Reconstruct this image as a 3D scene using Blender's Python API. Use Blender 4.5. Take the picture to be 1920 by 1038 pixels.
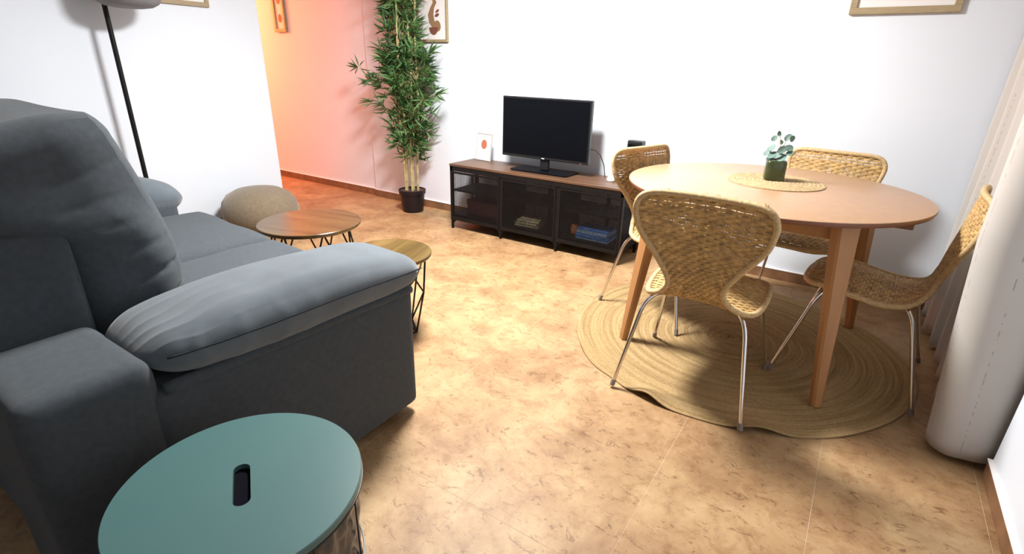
import bpy, math, random
from mathutils import Vector, Matrix, noise
from math import sin, cos, pi, radians, sqrt
random.seed(7)
scene = bpy.context.scene
for o in list(bpy.data.objects): bpy.data.objects.remove(o)
C = bpy.context.collection

# ---------------------------------------------------------------- camera
F, YAW, PITCH, ROLL = 975.7, -0.5764, 0.38526, 0.024406
fw = Vector((sin(YAW)*cos(PITCH), cos(YAW)*cos(PITCH), -sin(PITCH)))
rt = Vector((cos(YAW), -sin(YAW), 0)); up = rt.cross(fw)
rt, up = rt*cos(ROLL)+up*sin(ROLL), -rt*sin(ROLL)+up*cos(ROLL)
cam = bpy.data.cameras.new('camera'); camo = bpy.data.objects.new('camera', cam); C.objects.link(camo)
M = Matrix.Identity(4)
for i in range(3): M[i][0], M[i][1], M[i][2] = rt[i], up[i], -fw[i]
M.translation = Vector((2.7473, -3.2635, 1.28187)); camo.matrix_world = M
cam.sensor_width = 36; cam.lens = F/1920*36; cam.clip_start = .02
scene.camera = camo
# ---------------------------------------------------------------- light
scene.view_settings.view_transform = 'Standard'; scene.view_settings.look = 'None'
scene.view_settings.gamma = 1; scene.view_settings.use_curve_mapping = False
scene.view_settings.exposure = 0.0
w = bpy.data.worlds.new('world'); scene.world = w; w.use_nodes = True
w.node_tree.nodes['Background'].inputs[0].default_value = (.02, .03, .06, 1)
w.node_tree.nodes['Background'].inputs[1].default_value = .3
def lamp(name, kind, loc, power, color, size, rot=(0, 0, 0)):
    l = bpy.data.lights.new(name, kind); l.energy = power; l.color = color
    if kind == 'AREA': l.shape = 'DISK'; l.size = size
    else: l.shadow_soft_size = size
    o = bpy.data.objects.new(name, l); o.location = loc; o.rotation_euler = rot; C.objects.link(o); return o
LAMP = (1.05, -1.1, 2.36)
lamp('ceiling_lamp_light', 'AREA', LAMP, 185, (1, .985, .96), .5)
lamp('ceiling_lamp_glow', 'POINT', (LAMP[0], LAMP[1], 2.2), 22, (1, .985, .96), .25)
lamp('hall_lamp_light', 'POINT', (-4.0, -.35, 1.9), 150, (1, .195, .055), .15)

# ---------------------------------------------------------------- materials
def nt(name):
    m = bpy.data.materials.new(name); m.use_nodes = True
    return m, m.node_tree.nodes, m.node_tree.links, m.node_tree.nodes['Principled BSDF']
def mat(name, col, rough=.6, metal=0, spec=.5, var=.0, scale=8, bump=0, bscale=200, sheen=0, stretch=(1, 1, 1), trans=0, coords='Object', detail=4, coat=0):
    m, n, l, b = nt(name)
    b.inputs['Roughness'].default_value = rough; b.inputs['Metallic'].default_value = metal
    b.inputs['Specular IOR Level'].default_value = spec
    if sheen: b.inputs['Sheen Weight'].default_value = sheen; b.inputs['Sheen Roughness'].default_value = .5
    if trans: b.inputs['Transmission Weight'].default_value = trans
    if coat: b.inputs['Coat Weight'].default_value = coat; b.inputs['Coat Roughness'].default_value = .15
    tc = n.new('ShaderNodeTexCoord'); mp = n.new('ShaderNodeMapping'); mp.inputs['Scale'].default_value = stretch
    l.new(tc.outputs[coords], mp.inputs[0])
    nz = n.new('ShaderNodeTexNoise'); nz.inputs['Scale'].default_value = scale; nz.inputs['Detail'].default_value = detail
    l.new(mp.outputs[0], nz.inputs['Vector'])
    r = n.new('ShaderNodeValToRGB'); r.color_ramp.elements[0].position = .3; r.color_ramp.elements[1].position = .7
    r.color_ramp.elements[0].color = tuple(max(0, c*(1-var)) for c in col)+(1,)
    r.color_ramp.elements[1].color = tuple(min(1, c*(1+var)) for c in col)+(1,)
    l.new(nz.outputs[0], r.inputs[0]); l.new(r.outputs[0], b.inputs['Base Color'])
    if bump:
        n2 = n.new('ShaderNodeTexNoise'); n2.inputs['Scale'].default_value = bscale; n2.inputs['Detail'].default_value = 2
        l.new(mp.outputs[0], n2.inputs['Vector'])
        bp = n.new('ShaderNodeBump'); bp.inputs['Strength'].default_value = bump; bp.inputs['Distance'].default_value = .002
        l.new(n2.outputs[0], bp.inputs['Height']); l.new(bp.outputs[0], b.inputs['Normal'])
    return m
def floor_mat():
    m, n, l, b = nt('marbled_tile')
    g = n.new('ShaderNodeNewGeometry')
    def noise_(s, d, ro=.6, dist=0., off=0, st=(1, 1, 1)):
        mp = n.new('ShaderNodeMapping'); mp.inputs['Location'].default_value = (off, off, 0); mp.inputs['Scale'].default_value = st
        mp.inputs['Rotation'].default_value = (0, 0, .6)
        l.new(g.outputs['Position'], mp.inputs[0])
        z = n.new('ShaderNodeTexNoise'); z.inputs['Scale'].default_value = s; z.inputs['Detail'].default_value = d
        z.inputs['Roughness'].default_value = ro; z.inputs['Distortion'].default_value = dist
        l.new(mp.outputs[0], z.inputs['Vector']); return z.outputs[0]
    def ramp(i, els):
        r = n.new('ShaderNodeValToRGB'); e = r.color_ramp.elements
        while len(e) < len(els): e.new(.5)
        for k, (p, c) in enumerate(els): e[k].position = p; e[k].color = c
        l.new(i, r.inputs[0]); return r.outputs[0]
    def mix(a, b_, f, t='MIX'):
        x = n.new('ShaderNodeMix'); x.data_type = 'RGBA'; x.blend_type = t
        if hasattr(f, 'links'): l.new(f, x.inputs[0])
        else: x.inputs[0].default_value = f
        l.new(a, x.inputs[6]); l.new(b_, x.inputs[7]); return x.outputs[2]
    base = ramp(noise_(3.4, 10, .70, .35), [(.36, (.265, .150, .070, 1)), (.5, (.355, .220, .108, 1)), (.64, (.435, .292, .150, 1))])
    fine = ramp(noise_(13, 8, .72, .5, 11), [(.36, (.74, .66, .58, 1)), (.50, (1, 1, 1, 1))])
    c = mix(base, fine, .8, 'MULTIPLY')
    vein = ramp(noise_(16, 10, .78, 1.0, 7, (1, 1.7, 1)), [(.385, (.36, .28, .24, 1)), (.44, (1, 1, 1, 1))])
    c = mix(c, vein, .62, 'MULTIPLY')
    pit = ramp(noise_(46, 5, .6, .5, 3, (1, 1.4, 1)), [(.30, (.40, .30, .25, 1)), (.35, (1, 1, 1, 1))])
    c = mix(c, pit, .7, 'MULTIPLY')
    l.new(c, b.inputs['Base Color'])
    b.inputs['Roughness'].default_value = .5; b.inputs['Specular IOR Level'].default_value = .3
    return m
def curtain_mat():
    m, n, l, b = nt('sheer_curtain')
    b.inputs['Roughness'].default_value = .9
    uv = n.new('ShaderNodeUVMap'); sp = n.new('ShaderNodeSeparateXYZ'); l.new(uv.outputs[0], sp.inputs[0])
    def math(op, a, b_=None, c=None):
        x = n.new('ShaderNodeMath'); x.operation = op
        for i, v in enumerate((a, b_, c)):
            if v is None: continue
            if hasattr(v, 'links'): l.new(v, x.inputs[i])
            else: x.inputs[i].default_value = v
        return x.outputs[0]
    fx = math('FRACT', math('MULTIPLY', sp.outputs[0], 1/.11))
    line = math('LESS_THAN', math('ABSOLUTE', math('SUBTRACT', fx, .5)), .012)
    nz = n.new('ShaderNodeTexNoise'); mp = n.new('ShaderNodeMapping'); mp.inputs['Scale'].default_value = (12, 55, 1)
    l.new(uv.outputs[0], mp.inputs[0]); l.new(mp.outputs[0], nz.inputs['Vector']); nz.inputs['Scale'].default_value = 1
    dash = math('MULTIPLY', line, math('GREATER_THAN', nz.outputs[0], .52))
    x = n.new('ShaderNodeMix'); x.data_type = 'RGBA'; l.new(dash, x.inputs[0])
    x.inputs[6].default_value = (.66, .63, .59, 1); x.inputs[7].default_value = (.42, .38, .34, 1)
    l.new(x.outputs[2], b.inputs['Base Color'])
    tr = n.new('ShaderNodeBsdfTranslucent'); tr.inputs[0].default_value = (.6, .57, .54, 1)
    ms = n.new('ShaderNodeMixShader'); ms.inputs[0].default_value = .25
    out = n['Material Output']; l.new(b.outputs[0], ms.inputs[1]); l.new(tr.outputs[0], ms.inputs[2]); l.new(ms.outputs[0], out.inputs[0])
    return m
def wood(name, c1, c2, rough, axis=0, scale=3.0, spec=.5):
    m, n, l, b = nt(name)
    tc = n.new('ShaderNodeTexCoord'); mp = n.new('ShaderNodeMapping')
    s = [9, 9, 9]; s[axis] = .8; mp.inputs['Scale'].default_value = s
    l.new(tc.outputs['Object'], mp.inputs[0])
    z = n.new('ShaderNodeTexNoise'); z.inputs['Scale'].default_value = scale; z.inputs['Detail'].default_value = 6; z.inputs['Distortion'].default_value = .6
    l.new(mp.outputs[0], z.inputs['Vector'])
    r = n.new('ShaderNodeValToRGB'); r.color_ramp.elements[0].position = .33; r.color_ramp.elements[1].position = .68
    r.color_ramp.elements[0].color = c1+(1,); r.color_ramp.elements[1].color = c2+(1,)
    l.new(z.outputs[0], r.inputs[0]); l.new(r.outputs[0], b.inputs['Base Color'])
    b.inputs['Roughness'].default_value = rough; b.inputs['Specular IOR Level'].default_value = spec
    return m
WALL = mat('white_wall_paint', (.74, .79, .86), .85, spec=.2, var=.01, bump=.12, bscale=120, coords='Generated')
CEIL = mat('ceiling_paint', (.62, .64, .68), .9)
TILE = floor_mat()
GROUT = mat('grout', (.52, .42, .30), .9, var=.1)
BASEB = mat('baseboard_tile', (.21, .108, .055), .4, var=.25, scale=14)
TRIMW = mat('baseboard_cap', (.85, .80, .76), .6)
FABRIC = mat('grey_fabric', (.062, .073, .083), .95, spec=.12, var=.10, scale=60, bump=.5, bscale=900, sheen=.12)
FABRIC_LIT = mat('grey_fabric_lit', (.098, .120, .138), .9, spec=.2, var=.13, scale=9, bump=.4, bscale=900, sheen=.35)  # same sofa fabric, colour lightened to paint in lamplight on the arm cushions
PIPE = mat('dark_piping', (.028, .032, .038), .95, spec=.1)
BLACKM = mat('black_metal', (.0065, .0052, .0055), .5, metal=0, spec=.22, var=.2)
BLACKP = mat('black_plastic', (.010, .010, .011), .35)
SCREEN = mat('tv_glass', (.0025, .003, .0045), .3, spec=.12)
WALNUT = wood('walnut_top', (.075, .036, .019), (.135, .068, .034), .42, 0)
COFFEE = wood('coffee_table_wood', (.055, .029, .009), (.105, .058, .018), .26, 0, 2.5)
COFFEE2 = wood('small_table_wood', (.075, .045, .013), (.15, .095, .03), .3, 1, 2.5)
BEECH = mat('table_veneer', (.40, .235, .13), .33, var=.05, scale=30, spec=.45)
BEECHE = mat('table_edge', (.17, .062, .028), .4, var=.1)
LEGW = wood('table_leg_wood', (.35, .165, .058), (.42, .21, .085), .4, 2, 2)
RATTAN = mat('rattan', (.47, .305, .125), .62, var=.36, scale=38, spec=.35)
RATTAN_R = mat('rattan_rim', (.52, .37, .19), .65, var=.2, scale=60, spec=.3, stretch=(1, 1, 3))
CHROME = mat('chrome', (.72, .70, .68), .14, metal=1)
FOOT = mat('foot_plastic', (.22, .19, .16), .5)
JUTE = mat('jute', (.33, .235, .10), .95, var=.22, scale=26, spec=.1, bump=.5, bscale=300)
MATJ = mat('placemat_jute', (.40, .29, .16), .9, var=.25, scale=60, spec=.1)
GREEN = mat('turquoise_lacquer', (.066, .140, .138), .3, var=.01, spec=.5)
RATW = mat('blackened_wire', (.02, .02, .02), .4, metal=.5)
BODY = None
POTB = mat('pot_plastic', (.012, .007, .009), .45, spec=.3)
SOIL = mat('soil', (.05, .03, .02), .95, var=.4, scale=80)
CULM = mat('bamboo_cane', (.38, .32, .15), .5, var=.25, scale=30)
LEAF = mat('bamboo_leaf', (.048, .125, .032), .5, var=.35, scale=6, coords='Object')
LEAF2 = mat('bamboo_leaf_light', (.10, .20, .06), .5, var=.3, scale=6)
EUC = mat('eucalyptus_leaf', (.12, .20, .165), .6, var=.15, scale=20)
JARM = mat('green_glass', (.055, .075, .028), .15, var=.1, trans=.35)
FRAMEW = mat('pale_oak_frame', (.36, .28, .165), .5, var=.1, scale=20, stretch=(1, 1, 6))
PAPER = mat('paper', (.80, .78, .77), .7)
WHITEP = mat('white_plastic', (.80, .80, .80), .4)
FRAMEG = mat('frame_off_white', (.50, .48, .45), .5)
TERRA = mat('print_terracotta', (.42, .13, .07), .7)
TAN = mat('print_tan', (.30, .17, .09), .7)
BROWN = mat('print_brown', (.20, .07, .045), .7)
DARKI = mat('print_ink', (.08, .07, .08), .7)
POUF = mat('knitted_pouf', (.20, .155, .105), .95, var=.12, scale=50, spec=.1, bump=.6, bscale=260, sheen=.3)
SHADE = mat('lamp_shade_grey', (.20, .20, .215), .7, var=.05)
CURT = curtain_mat()
GLASSN = mat('window_glass', (.03, .035, .05), .08)
ALU = mat('window_frame_white', (.7, .7, .7), .4)
BOOKY = mat('book_cover_cream', (.62, .56, .32), .6, var=.1)
BOOKG = mat('book_cover_olive', (.45, .42, .22), .6, var=.1)
BOOKB = mat('box_blue', (.05, .22, .62), .5, var=.1)
BOOKB2 = mat('box_pale_blue', (.32, .52, .75), .5, var=.1)
BOXR = mat('box_wine', (.12, .03, .04), .5)
ORANGE = mat('box_orange', (.6, .2, .07), .5)
PAGES = mat('page_block', (.7, .66, .55), .8)

# ---------------------------------------------------------------- mesh builder
class MB:
    def __init__(s): s.v = []; s.f = []; s.uv = None
    def add(s, vs, fs):
        b = len(s.v); s.v += [tuple(p) for p in vs]; s.f += [tuple(b+i for i in f) for f in fs]; return s
    def box(s, x0, x1, y0, y1, z0, z1, bev=0):
        if bev <= 0:
            vs = [(x, y, z) for x in (x0, x1) for y in (y0, y1) for z in (z0, z1)]
            return s.add(vs, [(0, 1, 3, 2), (4, 6, 7, 5), (0, 4, 5, 1), (2, 3, 7, 6), (0, 2, 6, 4), (1, 5, 7, 3)])
        b = bev; hx, hy, hz = (x1-x0)/2, (y1-y0)/2, (z1-z0)/2; cx, cy, cz = (x0+x1)/2, (y0+y1)/2, (z0+z1)/2
        b = min(b, hx*.9, hy*.9, hz*.9)
        vs = []; idx = {}
        for sx in (-1, 1):
            for sy in (-1, 1):
                for sz in (-1, 1):
                    for a in range(3):
                        p = [hx-b, hy-b, hz-b]; p[a] += b
                        idx[(sx, sy, sz, a)] = len(vs); vs.append((cx+sx*p[0], cy+sy*p[1], cz+sz*p[2]))
        fs = []
        for a in range(3):
            o1, o2 = [k for k in range(3) if k != a]
            for sg in (-1, 1):
                q = []
                for s1, s2 in ((-1, -1), (1, -1), (1, 1), (-1, 1)):
                    t = [0, 0, 0]; t[a] = sg; t[o1] = s1; t[o2] = s2; q.append(idx[(t[0], t[1], t[2], a)])
                fs.append(q)
        for a in range(3):     # edges along axis a
            o1, o2 = [k for k in range(3) if k != a]
            for s1 in (-1, 1):
                for s2 in (-1, 1):
                    def g(sa, ax):
                        t = [0, 0, 0]; t[a] = sa; t[o1] = s1; t[o2] = s2; return idx[(t[0], t[1], t[2], ax)]
                    fs.append((g(-1, o1), g(1, o1), g(1, o2), g(-1, o2)))
        for sx in (-1, 1):
            for sy in (-1, 1):
                for sz in (-1, 1): fs.append(tuple(idx[(sx, sy, sz, a)] for a in range(3)))
        return s.add(vs, fs)
    def tube(s, pts, r, n=8, closed=False, cap=True, flat=1.0, nrm=None):
        P = [Vector(p) for p in pts]; N = len(P); vs = []; fs = []
        rr = r if hasattr(r, '__len__') else [r]*N
        pu = None
        for i in range(N):
            if closed: t = P[(i+1) % N]-P[i-1]
            else: t = P[min(i+1, N-1)]-P[max(i-1, 0)]
            t = t.normalized() if t.length > 1e-9 else Vector((0, 0, 1))
            if nrm is not None: u = Vector(nrm[i]); u = (u-t*u.dot(t))
            elif pu is None: u = t.orthogonal()
            else: u = pu-t*pu.dot(t)
            if u.length < 1e-9: u = t.orthogonal()
            u.normalize(); pu = u; v = t.cross(u)
            for k in range(n):
                a = 2*pi*k/n+(pi/4 if n == 4 else 0); vs.append(P[i]+u*cos(a)*rr[i]*flat+v*sin(a)*rr[i])
        for i in range(N if closed else N-1):
            j = (i+1) % N
            for k in range(n): fs.append((i*n+k, i*n+(k+1) % n, j*n+(k+1) % n, j*n+k))
        if cap and not closed:
            fs.append(tuple(range(n-1, -1, -1))); fs.append(tuple((N-1)*n+k for k in range(n)))
        return s.add(vs, fs)
    def lathe(s, prof, n=48, c=(0, 0, 0), capt=True):
        vs = []; fs = []
        for r, z in prof:
            for k in range(n): a = 2*pi*k/n; vs.append((c[0]+r*cos(a), c[1]+r*sin(a), c[2]+z))
        for i in range(len(prof)-1):
            for k in range(n): fs.append((i*n+k, i*n+(k+1) % n, (i+1)*n+(k+1) % n, (i+1)*n+k))
        if capt:
            if prof[0][0] > 1e-6: fs.append(tuple(range(n-1, -1, -1)))
            if prof[-1][0] > 1e-6: fs.append(tuple((len(prof)-1)*n+k for k in range(n)))
        return s.add(vs, fs)
    def prism(s, poly, z0, z1, fn=None):
        n = len(poly); vs = [(x, y, z0) for x, y in poly]+[(x, y, z1) for x, y in poly]
        if fn: vs = [fn(*p) for p in vs]
        return s.add(vs, [tuple(range(n-1, -1, -1)), tuple(range(n, 2*n))]+[(i, (i+1) % n, n+(i+1) % n, n+i) for i in range(n)])
    def soft(s, c, size, r, n=16, bulge=(0, 0, 0), fn=None):
        """rounded, bulging cushion: c centre, size full dimensions, r edge radius"""
        h = [d/2 for d in size]; inner = [max(1e-4, d-r) for d in h]; idx = {}; vs = []; fs = []
        def vert(i, j, k):
            key = (i, j, k)
            if key in idx: return idx[key]
            g = [2*t/n-1 for t in key]
            g = [math.copysign(1-(1-abs(x))**1.5, x) for x in g]
            p = Vector([g[a]*h[a] for a in range(3)])
            q = Vector([max(-inner[a], min(inner[a], p[a])) for a in range(3)])
            d = p-q
            if d.length > 1e-9: p = q+d.normalized()*r if r > 0 else p
            for a in range(3):
                o = [g[b] for b in range(3) if b != a]
                p[a] += (p[a]/h[a])*bulge[a]*(1-o[0]**2)*(1-o[1]**2)
            p += Vector(c)
            if fn: p = Vector(fn(p, g))
            idx[key] = len(vs); vs.append(p); return idx[key]
        for a in range(3):
            b_, c_ = (a+1) % 3, (a+2) % 3
            for side in (0, n):
                for u in range(n):
                    for v in range(n):
                        q = []
                        for du, dv in ((0, 0), (1, 0), (1, 1), (0, 1)):
                            t = [0, 0, 0]; t[a] = side; t[b_] = u+du; t[c_] = v+dv; q.append(vert(*t))
                        fs.append(q if side else q[::-1])
        return s.add(vs, fs)
    def build(s, name, m, parent=None, smooth=True, angle=40):
        me = bpy.data.meshes.new(name); me.from_pydata(s.v, [], s.f); me.update()
        import bmesh
        bm = bmesh.new(); bm.from_mesh(me); bmesh.ops.recalc_face_normals(bm, faces=bm.faces); bm.to_mesh(me); bm.free()
        me.materials.append(m)
        if smooth:
            me.polygons.foreach_set('use_smooth', [True]*len(me.polygons))
            if angle < 180: me.set_sharp_from_angle(angle=radians(angle))
        o = bpy.data.objects.new(name, me); C.objects.link(o)
        if parent: o.parent = parent
        return o
def empty(name, loc=(0, 0, 0), rz=0, label=None, cat=None, group=None):
    o = bpy.data.objects.new(name, None); C.objects.link(o); o.location = loc; o.rotation_euler = (0, 0, rz)
    o.empty_display_size = .1
    return tag(o, label, cat, group)
def tag(o, label=None, cat=None, group=None, kind=None):
    for k, v in (('label', label), ('category', cat), ('group', group), ('kind', kind)):
        if v: o[k] = v
    return o
def struct(name, mb, m, smooth=False):
    o = mb.build(name, m, None, smooth); o['kind'] = 'structure'; return o
def dup(o, name=None, parent=None, loc=None, rz=None):
    c = o.copy(); C.objects.link(c); c.parent = parent
    if loc is not None: c.location = loc
    if rz is not None: c.rotation_euler = (0, 0, rz)
    for ch in list(o.children): dup(ch, None, c)
    return c

# ---------------------------------------------------------------- room
XR, XL, YB, YF, H = 3.36, -1.55, .418, -7.0, 2.5
YC = -1.16      # where the right wall ends and the window bay starts
fl = struct('floor', MB().box(-4.7, 3.7, YF-.1, .6, -.06, -.0006), GROUT)
T = .46; x0, y0 = 2.87-16*T, -2.278-5*T
tm = None
for i in range(19):
    for j in range(12):
        xa, ya = x0+i*T, y0+j*T
        if xa > 3.5 or ya > .5: continue
        if ya+T < -.7 and xa+T < XL-.12: continue
        if tm is None:
            t = MB().box(-T/2+.0006, T/2-.0006, -T/2+.0006, T/2-.0006, -.012, 0, .0004).build('tile', TILE, fl, smooth=False); tm = t.data
        else:
            t = bpy.data.objects.new('tile', tm); C.objects.link(t); t.parent = fl
        t.location = (xa+T/2, ya+T/2, 0)
struct('ceiling', MB().box(-4.7, 3.7, YF-.1, .6, H, H+.08), CEIL)
struct('wall_back', MB().box(-1.35, 3.7, YB, YB+.15, 0, H), WALL)
struct('wall_hall_back', MB().box(-4.7, -1.35, YB+.022, YB+.15, 0, H), WALL)
struct('wall_left', MB().box(XL-.12, XL, YF, -.5, 0, H, .004), WALL)
struct('wall_hall_side', MB().box(-4.7, XL-.12, -.62, -.5, 0, H), WALL)
struct('wall_hall_end', MB().box(-4.75, -4.6, -.62, .6, 0, H), WALL)
struct('wall_front', MB().box(-1.7, 3.7, YF-.1, YF, 0, H), WALL)
struct('wall_right', MB().box(XR, XR+.2, YF, YC, 0, H, .003), WALL)
struct('wall_right_sill', MB().box(XR+.13, XR+.34, YC, YB+.1, 2.2, H), WALL)
wn = empty('window_1', (3.53, -.37, 0)); wn['kind'] = 'structure'
MB().box(0, .05, -.80, .80, .0, .07).box(0, .05, -.80, .80, 2.13, 2.2).box(0, .05, -.80, -.74, .07, 2.13).box(0, .05, .74, .80, .07, 2.13).box(0, .05, -.03, .03, .07, 2.13).build('window_frame', ALU, wn, False)
for a, b in ((-.74, -.03), (.03, .74)): MB().box(.02, .028, a, b, .07, 2.13).build('pane', GLASSN, wn, False)
def baseb(name, x0, x1, y0, y1):
    o = struct(name, MB().box(x0, x1, y0, y1, 0, .068, .002), BASEB)
    e = .003
    MB().box(x0-e if x1-x0 < .1 else x0, x1+e if x1-x0 < .1 else x1, y0-e if y1-y0 < .1 else y0, y1+e if y1-y0 < .1 else y1, .068, .072).build('baseboard_cap', TRIMW, o, False)
baseb('baseboard_back', -1.35, 3.46, YB-.011, YB-.001)
baseb('baseboard_hall', -4.6, -1.352, YB+.010, YB+.021)
baseb('baseboard_left', XL+.001, XL+.011, YF, -.502)
baseb('baseboard_right', XR-.011, XR-.001, YF, YC)

# ---------------------------------------------------------------- curtain
def curtain():
    path = [(3.335, .375)]
    N = 260; pts = []
    for i in range(N+1):
        t = i/N; y = .37-t*1.38
        ph = t*2*pi*7.5
        amp = .036+.012*sin(t*9)
        x = 3.285+amp*sin(ph)
        y2 = y+.018*cos(ph*1.0)
        pts.append((x, y2))
    # the last deep fold, folding back towards the wall
    cx, cy = 3.26, -1.07; lastx, lasty = pts[-1]
    for k in range(1, 33):
        a = radians(115+ (k/32)*190); pts.append((cx+.070*cos(a), cy+.078*sin(a)))
    pts += [(3.345, -1.15), (3.37, -1.14), (3.40, -1.11), (3.42, -1.08)]
    def sm(p, k):
        for _ in range(k):
            p = [p[0]]+[((p[i-1][0]+2*p[i][0]+p[i+1][0])/4, (p[i-1][1]+2*p[i][1]+p[i+1][1])/4) for i in range(1, len(p)-1)]+[p[-1]]
        return p
    pts = sm(pts, 6)
    L = [0]
    for a, b in zip(pts, pts[1:]): L.append(L[-1]+math.dist(a, b))
    nz_ = 50; vs = []; fs = []; uvs = []
    for j in range(nz_+1):
        z = .022+(2.42-.022)*j/nz_
        for i, (x, y) in enumerate(pts):
            f = z/2.42
            nf = max(0, min(1, (-.90-y)/.08)); xx = 3.30+(x-3.30)*((1.12-.45*f)*(1-nf)+nf)-.064*nf*min(1, z/.8)*max(0, min(1, (3.36-x)/.10))+.008*noise.noise(Vector((y*3, z*1.4, 2)))
            # pushed back by the chair
            k = math.exp(-((z-.72)/.25)**2)*max(0, 1-abs((y+.66)/.30)**4)
            xx = max(xx, xx*(1-k)+3.315*k)
            yy = y+.012*noise.noise(Vector((y*2+5, z*1.1, 1)))
            zz = z
            if j == 0: zz = .022+.012*noise.noise(Vector((y*5, 0, 4)))+.016*max(0, min(1, (3.34-x)/.1))*0
            vs.append((min(xx, 3.352 if y < YC+.02 else 3.45), yy, zz)); uvs.append((L[i], z))
    n = len(pts)
    for j in range(nz_):
        for i in range(n-1): fs.append((j*n+i, j*n+i+1, (j+1)*n+i+1, (j+1)*n+i))
    me = bpy.data.meshes.new('curtain'); me.from_pydata(vs, [], fs)
    ul = me.uv_layers.new(name='UVMap')
    for lp in me.loops: ul.data[lp.index].uv = uvs[lp.vertex_index]
    me.polygons.foreach_set('use_smooth', [True]*len(me.polygons)); me.materials.append(CURT)
    o = bpy.data.objects.new('curtain', me); C.objects.link(o)
    md = o.modifiers.new('thick', 'SOLIDIFY'); md.thickness = .0015
    tag(o, 'long off-white sheer curtain with fine dashed stripes hanging in folds at the right', 'curtain')
    r = MB().tube([(3.32, YC-.05, 2.44), (3.32, .40, 2.44)], .012).build('curtain_rod', ALU); tag(r, 'slim white curtain rod above the off-white curtain', 'curtain rod')
curtain()

# ---------------------------------------------------------------- pictures
def frame_on_wall(name, label, W, Hh, bw, loc, rz, art, depth=.02):
    """frame in local XZ, facing -Y; origin at bottom centre"""
    r = empty(name, loc, rz, label, 'picture')
    MB().box(-W/2, W/2, -depth, 0, 0, bw, .002).box(-W/2, W/2, -depth, 0, Hh-bw, Hh, .002).box(-W/2, -W/2+bw, -depth, 0, bw, Hh-bw, .002).box(W/2-bw, W/2, -depth, 0, bw, Hh-bw, .002).build('frame', FRAMEW, r, False)
    MB().box(-W/2+bw, W/2-bw, -depth*.45, -.001, bw, Hh-bw).build('paper', PAPER, r, False)
    art(r, -depth*.45-.0006)
    return r
def flat(poly, y, name, m, parent, th=.0008):
    return MB().prism(poly, y-th, y, lambda x, z, d: (x, d, z)).build(name, m, parent, False)
def blob(cx, cz, rx, rz, n=28, a0=0, a1=2*pi, rot=0):
    o = []
    for k in range(n):
        a = a0+(a1-a0)*k/(n-1 if a1-a0 < 6.2 else n); x, z = rx*cos(a), rz*sin(a)
        o.append((cx+x*cos(rot)-z*sin(rot), cz+x*sin(rot)+z*cos(rot)))
    return o
def art_plant(r, y):
    stem = []
    cl = [(.028, .105), (-.005, .15), (-.018, .21), (.0, .26), (.03, .30), (.01, .34)]
    wd = [.026, .032, .030, .022, .02, .012]
    lft = [(x-w_, z) for (x, z), w_ in zip(cl, wd)]; rgt = [(x+w_, z) for (x, z), w_ in zip(cl, wd)][::-1]
    flat(lft+rgt, y, 'tan_shape', TAN, r)
    flat(blob(.055, .125, .034, .042, rot=.3), y-.001, 'tan_leaf', TAN, r)
    flat(blob(.012, .115, .050, .058, n=18, a0=pi, a1=2*pi), y-.002, 'brown_pot', BROWN, r)
    flat(blob(.05, .205, .025, .012, rot=.3), y, 'dark_leaf', BROWN, r)
    flat(blob(.055, .235, .022, .010, rot=.5), y, 'dark_leaf', BROWN, r)
frame_on_wall('wall_picture', 'pale wood framed picture of a potted plant shape behind the tall bamboo', .335, .42, .022, (-.497, YB-.001, 1.452), 0, art_plant)
def art_marks(r, y):
    for x, wd in ((-.165, .010), (-.155, .006), (.06, .02), (.085, .006)):
        flat([(x, .083), (x+wd, .083), (x+wd, .089), (x, .089)], y, 'ink_mark', DARKI, r)
    flat([(-.17, .25), (.17, .25), (.17, .27), (-.17, .27)], y, 'ink_line', DARKI, r)
frame_on_wall('wall_picture', 'wide pale wood framed print above the dining table, cut off by the top edge', .485, .5, .033, (2.762, YB-.001, 1.582), 0, art_marks)
frame_on_wall('wall_picture', 'pale wood framed picture on the left wall beside the lamp shade', .5, .5, .03, (XL+.001, -1.145, 1.632), pi/2, lambda r, y: flat(blob(0, .25, .12, .12), y, 'tan_circle', TAN, r))
def art_hall(r, y):
    flat(blob(.0, .13, .030, .04), y, 'orange_spot', TERRA, r)
    flat(blob(.0, .30, .030, .04), y, 'tan_spot', TAN, r)
frame_on_wall('hall_picture', 'narrow wooden framed panel on the orange lit hallway wall', .185, .50, .03, (-2.61, YB+.021, 1.555), 0, art_hall, .03)

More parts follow.
